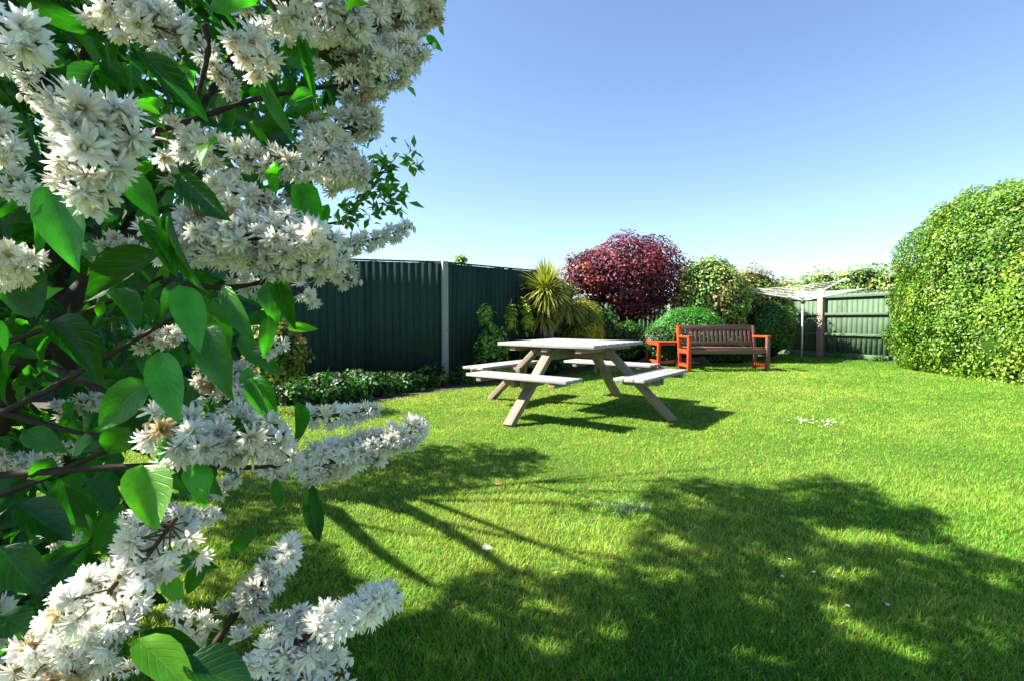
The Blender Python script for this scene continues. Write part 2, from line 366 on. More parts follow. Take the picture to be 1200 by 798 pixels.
# ================================================================ FENCES
def fence(name,pts,height,label,mat,posts,postmat,board=.1,front=True,rails=None,base=.12,capped=True,postheights=None,lip=0.0):
    """pts polyline; feather-edge boards on the garden side (or rails on the garden side)"""
    root=empty(name,(pts[0][0],pts[0][1],0),label,'fence')
    for i in range(len(pts)-1):
        a=np.array(pts[i],float); c=np.array(pts[i+1],float); d=c-a; Ln=np.linalg.norm(d); d/=Ln; nrm=np.array([d[1],-d[0]])  # towards garden
        h0,h1=(height[i],height[i+1])
        mb=MB(); x=.04; 
        while x<Ln-.04:
            w=min(board*(1+.06*random.uniform(-1,1)),Ln-.04-x); t=x/Ln; h=h0*(1-t)+h1*t+random.uniform(-.006,.006)
            m=a+d*(x+w/2); ang=random.uniform(.02,.06) if not rails else random.uniform(.0,.015)
            dd=d*math.cos(ang)+nrm*math.sin(ang)
            k=random.uniform(.7,1.2)
            sidev=np.array([dd[0],dd[1],0])
            mb.beam((m[0],m[1],base),(m[0],m[1],h),w*(1.12 if not rails else 1.02),.012,up=(nrm[0]*math.cos(ang)-d[0]*math.sin(ang),nrm[1]*math.cos(ang)-d[1]*math.sin(ang),0),col=(k,k,k))
            x+=w
        mb.build('board_panel',mat,root)
        mb=MB(); p0=a+d*.05; p1=c-d*.05
        mb.beam((p0[0],p0[1],base/2),(p1[0],p1[1],base/2),.03,base-.004); mb.build('gravel_board',mat,root,bevel=.004)
        if capped:
            mb=MB(); mb.beam((p0[0],p0[1],h0+.018),(p1[0],p1[1],h1+.018),.034,.022,col=(.45,.45,.45)); mb.build('capping_rail',mat,root,bevel=.004)
        if rails:
            for z in rails:
                mb=MB(); o=nrm*.045
                mb.beam((p0[0]+o[0],p0[1]+o[1],z*h0),(p1[0]+o[0],p1[1]+o[1],z*h1),.055,.06); mb.build('rail',mat,root,bevel=.006)
    for j,(px,py,h,w) in enumerate(posts):
        mb=MB(); mb.beam((px,py,-.05),(px,py,h),w,w,up=(0.45,-.9,0)); mb.build('post',postmat,root,bevel=.012)
    return root
F=[(-6.2,6.2),(-3.42,7.35),(-1.06,8.22),(0.62,9.85),(1.12,12.1),(1.62,14.5)]
def off(p,k): return (p[0]+.42*k,p[1]-.9*k)
fence('wooden_fence',F,[1.82,1.83,1.84,1.83,1.8,1.78],'tall dark green close-board fence with concrete posts behind the left border',M_fence,
      [(*off(F[1],.02),1.80,.10),(*off(F[2],.03),1.87,.095),(*off(F[3],.02),1.86,.10),(*off(F[4],.02),1.86,.10)],M_concrete,board=.105,capped=True)
R=[(1.70,14.7),(4.4,14.8),(7.15,14.9),(7.86,13.35),(8.62,11.9),(9.4,10.4)]
fence('wooden_fence',R,[1.55,1.55,1.55,1.56,1.58,1.6],'lower faded green panel fence with horizontal rails beside the clipped hedge',M_fence2,
      [(7.12,14.85,1.66,.11),(7.83,13.3,1.70,.15)],M_postwood,board=.12,rails=[.36,.68,.955],capped=True)

# ================================================================ PICNIC TABLE
def picnic():
    c=np.array([.66,5.78]); ph=math.radians(-37); u=np.array([math.cos(ph),math.sin(ph)]); v=np.array([-math.sin(ph),math.cos(ph)])
    root=empty('picnic_table',(c[0],c[1],0),'weathered grey square wooden picnic table with four attached benches on the lawn','table')
    def W(a,b,z): p=c+u*a+v*b; return (p[0],p[1],z)
    s=.585; H=.745
    mb=MB(); n=8; w=2*s/n
    for i in range(n):
        b=-s+w*(i+.5); mb.beam(W(-s,b,H-.017),W(s,b,H-.017),w-.009,.036,col=(1,1,1))
    top=mb.build('tabletop',M_table,root,bevel=.004)
    for a in (-.40,0,.40):
        mb=MB(); mb.beam(W(a,-s+.03,H-.0625),W(a,s-.03,H-.0625),.07,.04); sub(mb,'batten',M_leg,top,bevel=.003)
    for k in range(4):
        a=k*math.pi/2; e=np.array([math.cos(a),math.sin(a)]); f=np.array([-math.sin(a),math.cos(a)])
        def Q(r,t,z): return W(*(e*r+f*t),z)
        # seat
        mb=MB(); hl=.585; seat_r=.94
        for j in (-1,0,1): mb.beam(Q(seat_r+j*.103,-hl,.443),Q(seat_r+j*.103,hl,.443),.096,.030)
        st=mb.build('seat',M_table,root,bevel=.004)
        for t in (-.43,.43):
            mb=MB(); mb.beam(Q(seat_r-.14,t,.405),Q(seat_r+.14,t,.405),.06,.04); sub(mb,'batten',M_leg,st,bevel=.003)
        # legs: one splayed leg each side + bracket
        mb=MB(); mb.beam(Q(.40,0,H-.045),Q(1.155,0,.0),.10,.06,up=(0,0,1)); mb.build('leg',M_leg if k in (1,3,2) else M_leg,root,bevel=.004)
        for t in (-.055,.055):
            mb=MB(); mb.beam(Q(.66,t,.385),Q(1.02,t,.385),.04,.08); mb.build('bracket',M_leg,root,bevel=.003)
    mb=MB(); mb.beam(W(-.5,.0,H-.125),W(.5,0,H-.125),.045,.085); mb.beam(W(.0,-.5,H-.126),W(0,-.025,H-.126),.045,.084); mb.beam(W(.0,.025,H-.126),W(0,.5,H-.126),.045,.084)
    mb.build('under_frame',M_leg,root,bevel=.003)
picnic()

# ================================================================ GARDEN BENCH
def bench():
    o=np.array([4.02,9.72]); ph=math.radians(3); u=np.array([math.cos(ph),math.sin(ph)]); v=np.array([-math.sin(ph),math.cos(ph)])
    root=empty('garden_bench',(o[0],o[1],0),'red-brown stained wooden garden bench with slatted back and armrests by the shrubs','bench')
    def W(a,b,z): p=o+u*a+v*b; return (p[0],p[1],z)
    hw=.745
    for sx in (-1,1):
        m=M_red; a=sx*hw
        mb=MB(); mb.beam(W(a,0,0),W(a,0,.62),.065,.065,up=(u[0],u[1],0)); mb.build('leg',m if sx<0 else M_brown,root,bevel=.004)  # right legs brown: their shade is painted, left legs red as sunlit
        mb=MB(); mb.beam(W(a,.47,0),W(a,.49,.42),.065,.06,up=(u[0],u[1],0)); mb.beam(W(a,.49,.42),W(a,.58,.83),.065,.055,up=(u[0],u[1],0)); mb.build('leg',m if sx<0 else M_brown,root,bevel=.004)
        mb=MB(); mb.beam(W(a,-.05,.64),W(a,.52,.625),.075,.035); mb.build('armrest',m,root,bevel=.005)
        mb=MB(); mb.beam(W(a,.034,.36),W(a,.455,.36),.045,.075); mb.build('side_rail',m,root,bevel=.003)
        mb=MB(); mb.beam(W(a,.034,.10),W(a,.44,.10),.04,.05); mb.build('side_stretcher',m,root,bevel=.003)
    mb=MB()
    mb.beam(W(-hw+.034,.0,.37),W(hw-.034,.0,.37),.035,.085)
    for j in range(6): mb.beam(W(-hw+.036,.045+j*.075,.432),W(hw-.036,.045+j*.075,.432-.004*j),.06,.022)
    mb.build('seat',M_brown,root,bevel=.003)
    mb=MB(); mb.beam(W(-hw+.034,.571,.80),W(hw-.034,.571,.80),.04,.085,up=(0,0.1,1)); mb.beam(W(-hw+.034,.50,.50),W(hw-.034,.50,.50),.035,.06)
    for j in range(17):
        a=-hw+.09+j*(2*hw-.18)/16; mb.beam(W(a,.502,.53),W(a,.562,.765),.048,.016,up=(u[0]*0+v[0],v[1],-.2))
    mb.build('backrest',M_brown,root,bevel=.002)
bench()
def sidetable():
    A=np.array([2.86,10.2]); ph=math.radians(8); u=np.array([math.cos(ph),math.sin(ph)]); v=np.array([-math.sin(ph),math.cos(ph)])
    root=empty('side_table',(A[0]+.2,A[1]+.3,0),'low red stained wooden side table left of the garden bench','table')
    def W(a,b,z): p=A+u*a+v*b; return (p[0],p[1],z)
    w,d,h=.40,.60,.53
    for a,b in ((0,0),(w,0),(0,d),(w,d)):
        mb=MB(); mb.beam(W(a,b,0),W(a,b,h-.03),.055,.055,up=(u[0],u[1],0)); mb.build('leg',M_red if a==0 else M_brown,root,bevel=.003)  # sunlit left legs red, right legs brown as painted shade
    for nm,z in (('top_frame',h-.055),('stretcher',.13)):
        mb=MB(); hh=.045 if nm=='top_frame' else .06
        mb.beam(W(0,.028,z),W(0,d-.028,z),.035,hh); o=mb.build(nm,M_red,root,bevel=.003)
        mb=MB(); mb.beam(W(.028,0,z),W(w-.028,0,z),.035,hh); mb.beam(W(w,.028,z),W(w,d-.028,z),.035,hh); mb.beam(W(.028,d,z),W(w-.028,d,z),.035,hh); mb.build(nm,M_brown,root,bevel=.003)  # brown here paints the shaded sides of the red table
    mb=MB()
    for j in range(4): a=-.03+.058+j*.115; mb.beam(W(a,-.04,h-.015),W(a,d+.04,h-.015),.105,.024)
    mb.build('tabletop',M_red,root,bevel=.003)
sidetable()

# ================================================================ ROTARY CLOTHES LINE
def airer():
    o=np.array([6.5,11.75]); zt=1.36
    root=empty('rotary_clothes_line',(o[0],o[1],0),'grey rotary clothes line with four raised arms in front of the right fence','clothes line')
    mb=MB(); mb.tube([(o[0],o[1],-.02),(o[0],o[1],zt+.02)],.022,12); mb.build('pole',M_metal,root,smooth=True)
    mb=MB(); mb.tube([(o[0],o[1],zt-.06),(o[0],o[1],zt+.03)],.045,12); mb.build('hub',M_dark,root); mb=MB(); mb.tube([(o[0],o[1],0),(o[0],o[1],.10)],.03,12); mb.build('ground_socket',M_dark,root)
    tips=[np.array(p) for p in ((-1.46,.35,.30),(.08,-1.38,.40),(1.45,-.1,.28),(.0,1.45,.30))]
    for t in tips:
        e=np.array([o[0],o[1],zt])+t; mb=MB(); mb.tube([(o[0],o[1],zt),e],.014,8); mb.build('arm',M_white,root,smooth=True)
    mb=MB(); oo=np.array([o[0],o[1],zt]); pts=[]
    for k in range(7*4+1):
        f=.3+.68*k/28; f2=.3+.68*(k+1)/28; a_=oo+tips[k%4]*f; c_=oo+tips[(k+1)%4]*f2
        if k==28: pts.append(a_); break
        for t in (0,.33,.66): q=a_*(1-t)+c_*t; pts.append(q-np.array([0,0,.045*f*4*t*(1-t)]))
    mb.tube(pts,.0036,4); mb.build('washing_line',M_white,root)
    for i,f,tt in ((0,.95,.2),(0,.95,.75),(0,.87,.5),(1,.93,.6),(3,.96,.35),(3,.7,.6),(0,.66,.3)):
        a=oo+tips[i]*f; c=oo+tips[(i+1)%4]*f; p=a*(1-tt)+c*tt-np.array([0,0,.03]); mb=MB()
        mb.beam(p+np.array([0,0,-.08]),p+np.array([0,0,.01]),.02,.014,up=(1,0,0)); mb.build('peg',M_white,root)
airer()

# ================================================================ SHRUBS AND TREES (background)
def shrub(name,label,cat,loc,parts,stems=None,group=None,mat=None,barkmat=None,seed=1,crownname='foliage',corecol=None):
    rg=np.random.default_rng(seed); root=empty(name,(loc[0],loc[1],0),label,cat,group)
    mb=MB()
    for p in parts:
        p=dict(p); cc=p.pop('corec',None); n=p.pop('n'); cen=p.pop('c'); rad=p.pop('r'); ln=p.pop('l'); pal=p.pop('pal')
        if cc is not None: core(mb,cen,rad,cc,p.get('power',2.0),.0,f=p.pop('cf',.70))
        cloud(mb,rg,n,cen,rad,ln,pal,**p)
    mb.build(crownname,mat or M_leaf,root)
    if stems:
        mb=MB()
        for pts,rad in stems: mb.tube(pts,rad,8)
        mb.build('trunk' if crownname=='crown' else 'stem',barkmat or M_bark,root,smooth=True)
    return root
# purple-leaved tree
pur=[(.10,.020,.040),(.155,.028,.055),(.055,.014,.036),(.25,.045,.055)]
rr=random.Random(3)
c0=np.array([2.72,12.5])
st=[([(c0[0]+.05,c0[1],0),(c0[0],c0[1],.55),(c0[0]-.05,c0[1],.9)],[.085,.07,.055])]
for dx,dy,dz in ((-.9,-.2,1.6),(.9,-.2,1.7),(.1,-.3,2.3),(-.4,.2,2.1),(.5,.3,2.2),(-.7,-.3,1.2),(.75,-.35,1.35)):
    st.append((curve((c0[0],c0[1],.75),(c0[0]+dx,c0[1]+dy,dz),.08,6,rr),np.linspace(.042,.012,6)))
shrub('purple_tree','round purple-red leaved tree with forked trunk behind the picnic table','tree',(c0[0],c0[1]),[
 dict(n=15000,c=(2.85,12.50,2.00),r=(1.52,1.20,1.14),l=.085,pal=pur,shell=.6,lumps=70,amp=.24,flat=-.75,clump_w=.03,patchy=.5,jit=.3),
 dict(n=4200,c=(1.80,12.39,1.98),r=(0.78,0.76,0.67),l=.085,pal=pur+[(.22,.045,.02)],shell=.7,lumps=30,amp=.3,flat=-.9,clump_w=.05,jit=.3),
 dict(n=2200,c=(2.85,12.17,1.27),r=(1.14,0.76,0.60),l=.085,pal=pur,shell=.9,lumps=24,amp=.45,flat=-.95,clump_w=.03,jit=.3),
 dict(n=700,c=(1.90,11.96,1.81),r=(0.54,0.43,0.60),l=.07,pal=[(.30,.07,.035),(.22,.05,.03)],shell=.6,lumps=14,amp=.5,flat=-.9,clump_w=.02),
],st,crownname='crown',seed=11)
# cordyline
def cordyline():
    base=np.array([.66,9.25,0]); rg=np.random.default_rng(5)
    root=empty('cordyline_palm',tuple(base),'spiky palm-like cordyline with arching strap leaves between fence and purple tree','plant')
    mb=MB(); mb.tube([base,base+(.0,0,.35),base+(.03,0,.62),base+(0.0,0,.95),base+(-.04,0,1.15)],[.07,.055,.045,.05,.05],10); mb.tube([base+(.02,0,.7),base+(.18,.05,.95),base+(.28,.08,1.10)],[.04,.035,.035],8); mb.build('trunk',M_palebark,root,smooth=True)
    mb=MB()
    heads=[(base+(-.06,-.02,1.38),.66,700),(base+(.30,.08,1.16),.50,360),(base+(-.14,-.05,1.02),.48,360)]
    pal=np.array([(.20,.26,.035),(.32,.35,.06),(.12,.18,.03),(.42,.38,.13),(.42,.27,.12)])
    for c,Ln,n in heads:
        for i in range(n):
            az=rg.uniform(0,2*math.pi); el=rg.uniform(-.55,1.5); L=Ln*rg.uniform(.75,1.1)
            d=np.array([math.cos(az)*math.cos(el),math.sin(az)*math.cos(el),math.sin(el)]); hz=np.array([math.cos(az),math.sin(az),0])
            side=np.cross(d,(0,0,1.)); side/=np.linalg.norm(side)+1e-6
            k=6; V=[]; p=c.copy(); dd=d.copy(); w0=.027
            for j in range(k+1):
                t=j/k; w=w0*(1-t)**.55*(.6+.8*min(1,t*4)) if j<k else .001
                V+= [p-side*w/2,p+side*w/2]; p=p+dd*L/k; dd=dd+np.array([0,0,-.14-.16*t]); dd/=np.linalg.norm(dd)
            Lp=[];S=[]
            for j in range(k): Lp+=[2*j,2*j+1,2*j+3,2*j+2]; S.append(4)
            ci=rg.choice(5,p=[.3,.3,.2,.12,.08]) if el>-.2 else rg.choice(5,p=[.2,.15,.1,.25,.3])
            mb.raw(V,Lp,S,np.clip(pal[ci]*rg.uniform(.8,1.25),0,1))
    mb.build('strap_leaves',M_leaf,root)
cordyline()
grn=[(.045,.16,.02),(.065,.20,.022),(.03,.12,.017),(.09,.25,.03)]
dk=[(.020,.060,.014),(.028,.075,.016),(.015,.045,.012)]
yel=[(.52,.44,.02),(.28,.28,.02),(.50,.38,.02)]
lite=[(.20,.34,.055),(.28,.40,.08),(.13,.26,.035),(.38,.44,.14)]
shrub('golden_shrub','rounded golden yellow shrub just right of the cordyline','shrub',(1.3,9.9),[
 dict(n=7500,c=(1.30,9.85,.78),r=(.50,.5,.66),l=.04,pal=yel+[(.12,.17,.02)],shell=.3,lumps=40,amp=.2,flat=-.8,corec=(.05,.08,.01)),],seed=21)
shrub('dome_shrub','clipped dark green dome shrub behind the garden bench','shrub',(3.95,11.2),[
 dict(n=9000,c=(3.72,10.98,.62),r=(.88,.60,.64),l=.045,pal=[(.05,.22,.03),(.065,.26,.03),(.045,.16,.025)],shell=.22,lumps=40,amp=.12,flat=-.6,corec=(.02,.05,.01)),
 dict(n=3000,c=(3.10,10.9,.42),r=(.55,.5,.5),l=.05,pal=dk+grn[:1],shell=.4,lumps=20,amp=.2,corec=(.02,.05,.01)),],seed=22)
phot=[(.34,.13,.06),(.27,.19,.06),(.13,.23,.04),(.42,.26,.13),(.18,.27,.05)]
shrub('mixed_shrub','tall light green shrub with pink-tinged leaf tips behind the dome shrub','shrub',(4.7,12.7),[
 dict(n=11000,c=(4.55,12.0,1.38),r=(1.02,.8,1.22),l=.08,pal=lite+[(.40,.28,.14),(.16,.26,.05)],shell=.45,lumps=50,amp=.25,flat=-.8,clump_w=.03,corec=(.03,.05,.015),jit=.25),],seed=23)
shrub('photinia_shrub','bronze and green photinia shrub left of the rotary clothes line','shrub',(6.0,12.9),[
 dict(n=11000,c=(5.75,12.8,1.22),r=(1.25,.85,1.12),l=.075,pal=phot,shell=.4,lumps=50,amp=.25,flat=-.8,clump_w=.03,corec=(.03,.04,.015),jit=.25),
 dict(n=6500,c=(6.45,13.6,1.10),r=(.95,.8,.98),l=.075,pal=phot,shell=.4,lumps=40,amp=.2,corec=(.03,.04,.015)),
 dict(n=6000,c=(5.95,12.15,.70),r=(.72,.5,.85),l=.06,pal=grn+[(.16,.20,.04)],shell=.5,lumps=30,amp=.3,corec=(.02,.04,.012)),],seed=24)
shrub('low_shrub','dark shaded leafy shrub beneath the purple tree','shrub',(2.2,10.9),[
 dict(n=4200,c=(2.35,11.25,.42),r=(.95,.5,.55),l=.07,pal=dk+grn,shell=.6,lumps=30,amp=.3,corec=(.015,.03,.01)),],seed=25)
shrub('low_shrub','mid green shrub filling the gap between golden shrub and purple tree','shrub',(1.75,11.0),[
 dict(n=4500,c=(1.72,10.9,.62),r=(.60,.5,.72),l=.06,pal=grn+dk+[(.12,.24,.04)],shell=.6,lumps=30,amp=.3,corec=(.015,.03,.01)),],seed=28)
shrub('low_shrub','low leafy ground cover shrub in the shade behind the garden bench','shrub',(4.6,11.6),[
 dict(n=3500,c=(4.75,11.45,.25),r=(.85,.35,.42),l=.06,pal=grn,shell=.7,lumps=30,amp=.35,corec=(.015,.04,.01)),],seed=29)
# plants in front of the fence near the table
shrub('leafy_shrub','upright yellow-green leafy shrub against the dark fence left of the picnic table','shrub',(-.2,8.45),[
 dict(n=900,c=(-.30,8.3,.55),r=(.42,.30,.62),l=.07,pal=lite[:3]+grn[:2],shell=.85,lumps=16,amp=.45,clump_w=.03),
 dict(n=500,c=(-.02,8.45,.95),r=(.16,.15,.5),l=.06,pal=[(.34,.42,.05),(.2,.3,.04)],shell=.9,lumps=10,amp=.5,clump_w=.03),
 dict(n=420,c=(-.42,8.25,1.0),r=(.18,.15,.42),l=.06,pal=lite[:2]+[(.06,.13,.02)],shell=.9,lumps=10,amp=.5,clump_w=.03),
 dict(n=420,c=(.25,8.65,.95),r=(.14,.15,.5),l=.06,pal=[(.34,.42,.05),(.2,.3,.04)],shell=.9,lumps=10,amp=.5,clump_w=.03),],
 [(curve((-.25,8.4,0),(-.42,8.25,1.25),.06,5,rr),np.linspace(.014,.005,5)),(curve((-.15,8.4,0),(.0,8.45,1.3),.06,5,rr),np.linspace(.014,.005,5)),(curve((.1,8.6,0),(.26,8.65,1.3),.06,5,rr),np.linspace(.014,.005,5))],seed=26)
shrub('low_shrub','low green shrub between fence and left picnic bench with small pale flowers','shrub',(.6,9.0),[
 dict(n=2600,c=(.55,9.05,.33),r=(.75,.35,.42),l=.06,pal=dk+grn+[(.14,.2,.05)],shell=.6,lumps=24,amp=.3,corec=(.015,.03,.01)),],seed=27)
# border plants along the left fence
bl=[('dark green spreading border plant nearest the flowering shrub',P(385,450,6.3),.62,.30),('broad bushy green border plant below the left fence panel',P(425,455,6.7),.55,.30),
    ('low bright green border plant left of the concrete fence post',P(470,452,7.1),.45,.24),('small leafy border plant at the foot of the concrete fence post',P(505,446,7.5),.30,.28),
    ('low border plant just right of the concrete fence post',P(545,443,7.85),.32,.22),
    ('leafy border plant partly hidden behind the white flower spikes',P(338,470,6.1),.5,.28),('shaded border plant glimpsed behind the flowering shrub leaves',P(270,475,6.0),.55,.3)]
for i,(lb,p,r,h) in enumerate(bl):
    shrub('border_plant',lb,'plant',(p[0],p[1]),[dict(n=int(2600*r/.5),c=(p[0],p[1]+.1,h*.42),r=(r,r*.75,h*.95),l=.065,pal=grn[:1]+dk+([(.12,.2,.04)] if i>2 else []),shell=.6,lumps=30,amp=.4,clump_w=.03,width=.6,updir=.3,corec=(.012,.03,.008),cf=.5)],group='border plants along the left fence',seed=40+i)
p=P(338,400,5.6)
shrub('golden_shrub','yellow-green leafy shrub seen past the flowering branches at the fence','shrub',(p[0],p[1]),[
 dict(n=2800,c=(p[0]-.15,p[1],.62),r=(.42,.4,.66),l=.06,pal=[(.20,.24,.03),(.12,.2,.03),(.28,.2,.04),(.06,.12,.02)],shell=.7,lumps=24,amp=.35,corec=(.02,.04,.01),cf=.5)],seed=50)
# things beyond the fences
shrub('climbing_shrub','light green shrub tip peeping over the dark fence beside its concrete post','shrub',(-.6,9.3),[
 dict(n=260,c=(-.88,9.1,1.98),r=(.24,.14,.17),l=.06,pal=lite,shell=.95,lumps=8,amp=.6,flat=-.9),
 dict(n=160,c=(-.88,9.1,1.5),r=(.12,.1,.4),l=.06,pal=lite,shell=.95,lumps=8,amp=.5,flat=-.9)],[(curve((-.6,9.3,0),(-.88,9.1,1.9),.03,5,rr),np.linspace(.02,.006,5))],seed=51)
shrub('pink_shrub','wispy pink-tipped shrub top behind the cordyline','shrub',(.45,10.5),[
 dict(n=520,c=(.42,9.95,1.80),r=(.24,.12,.26),l=.04,pal=[(.42,.22,.16),(.38,.28,.15),(.30,.2,.1)],shell=.95,lumps=10,amp=.6,width=.3,flat=-.9),
 dict(n=500,c=(.45,9.9,1.2),r=(.22,.12,.6),l=.05,pal=grn,shell=.9,lumps=10,amp=.4)],[(curve((.5,9.95,0),(.42,9.95,1.7),.03,5,rr),np.linspace(.02,.006,5))],seed=52)
for i,(px,top,Y,w,lb) in enumerate(((955,318,15.6,.95,'light green leafy tree top beyond the fence above the clothes line arm'),(1005,312,15.2,1.1,'bright green leafy tree top beyond the fence between post and hedge'),(1055,311,14.6,1.0,'light green tree top beyond the fence touching the clipped hedge'),(922,328,16.4,.6,'small pale yellow-green tree top farthest left beyond the right fence'))):
    q=P(px,top,Y); zt=q[2]
    if i<3: q[0]+=.2
    shrub('background_tree',lb,'tree',(q[0],q[1]),[dict(n=3300,c=(q[0],q[1],zt-.72),r=(w*1.15,.6,.98),l=.10,pal=lite+[(.05,.12,.02)],shell=.6,lumps=30,amp=.22,clump_w=.05,flat=-.9,corec=(.03,.06,.015),cf=.6)],
          [([(q[0],q[1],0),(q[0],q[1],zt-1.0)],[.07,.05])],group='trees beyond the right fence',crownname='crown',seed=60+i)
# clipped hedge
shrub('clipped_hedge','large rounded clipped light green hedge at the right edge of the lawn','hedge',(9.6,8.9),[
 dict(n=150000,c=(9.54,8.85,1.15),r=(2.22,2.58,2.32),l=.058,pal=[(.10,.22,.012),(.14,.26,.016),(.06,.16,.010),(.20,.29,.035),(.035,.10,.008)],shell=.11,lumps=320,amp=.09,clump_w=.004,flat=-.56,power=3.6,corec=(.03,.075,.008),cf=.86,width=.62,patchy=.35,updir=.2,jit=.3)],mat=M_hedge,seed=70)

# low weeds at the foot of the right fence
for i,(px,py,r,h,lb) in enumerate(((985,419,.35,.16,'low weed tuft at the foot of the wooden post in the fence shade'),(1030,423,.45,.12,'dry low weed tuft under the lowest fence rail near the hedge'),(945,414,.4,.2,'tuft of weeds behind the clothes line pole'))):
    p=G(px,py); shrub('weed_tuft',lb,'plant',(p[0],p[1]),[dict(n=420,c=(p[0],p[1],h*.4),r=(r,r*.5,h),l=.06,pal=grn+[(.2,.2,.06)],shell=.9,lumps=14,amp=.6,width=.35)],group='weeds along the right fence',seed=80+i)
#@@NEAR@@
exec_near = True
# ================================================================ FOREGROUND FLOWERING SHRUB
HIDE=[(-3000,-3000),(505,-3000),(500,-20),(470,60),(430,110),(420,150),(385,210),(375,290),(330,330),(320,430),(330,500),(250,640),(190,900),(-3000,900)]
def petal_strip(Ln,w,a0,curl,az,zr):
    """one narrow petal: rows of 3 verts + tip, in flower frame (+z axis)"""
    V=[];rows=[(0,.35),(.25,.75),(.58,1.0),(.85,.78)]
    er=np.array([math.cos(az),math.sin(az),0]); et=np.array([-math.sin(az),math.cos(az),0]); ez=np.array([0,0,1.])
    p=er*.0012+ez*zr; ang=a0; prev=0; pts=[]
    for t,ww in rows+[(1,0)]:
        ang2=a0+curl*t; d=er*math.sin(ang2)+ez*math.cos(ang2); p=p+d*Ln*(t-prev); prev=t
        nrm=-er*math.cos(ang2)+ez*math.sin(ang2); pts.append((p.copy(),ww,nrm))
    for q,ww,nn in pts[:-1]:
        V+= [q-et*w*ww/2+nn*w*.22*ww,q,q+et*w*ww/2+nn*w*.22*ww]
    V.append(pts[-1][0])
    L=[];S=[]
    for i in range(3):
        for k in range(2): a=i*3+k; L+=[a,a+1,a+4,a+3]; S.append(4)
    L+=[9,10,12,10,11,12]; S+=[3,3]
    return V,L,S
def flower_template(seed,dense=1.0,opened=1.0):
    r=random.Random(seed); V=[];L=[];S=[];Cc=[]
    for (n,amin,amax,ln) in ((10,78,108,.0128),(11,58,80,.0128),(11,38,58,.0122),(9,18,38,.0112),(6,2,16,.0098)):
        for k in range(n):
            az=2*math.pi*(k+r.uniform(-.3,.3))/n+amin; a=math.radians(r.uniform(amin,amax)*opened)
            v,l,s=petal_strip(ln*r.uniform(.7,1.2),.0029*r.uniform(.7,1.25),a*.75,a*.35+r.uniform(-.45,.45),az,.001+.0005*(100-amin)/100)
            b=len(V); V+=v; L+=[x+b for x in l]; S+=s
            inner=1-amin/90
            c=np.array([.93,.94,.95])*(1-.05*r.random()); c=c*np.array([1,1-.02*inner,1-.14*max(inner,0)]); base=c*np.array([.86,.84,.62])
            Cc+=[base]*3+[c*.97]*3+[c]*7
    # calyx
    b=len(V); nb=6
    for k in range(nb):
        th=2*math.pi*k/nb; V.append(np.array([math.cos(th)*.0022,math.sin(th)*.0022,.001])); Cc.append(np.array([.16,.24,.08]))
    V.append(np.array([0,0,-.005])); Cc.append(np.array([.16,.22,.08]))
    for k in range(nb): L+=[b+k,b+(k+1)%nb,b+nb]; S.append(3)
    return np.array(V),L,S,np.array(Cc)
FT=[flower_template(i,opened=o_) for i,o_ in ((0,1.),(1,.9),(2,1.05),(3,.78))]+[flower_template(9,opened=.62)]
SH=empty('flowering_shrub',(-1.05,1.25,0),'large deutzia shrub with white double flower clusters filling the left foreground','shrub')

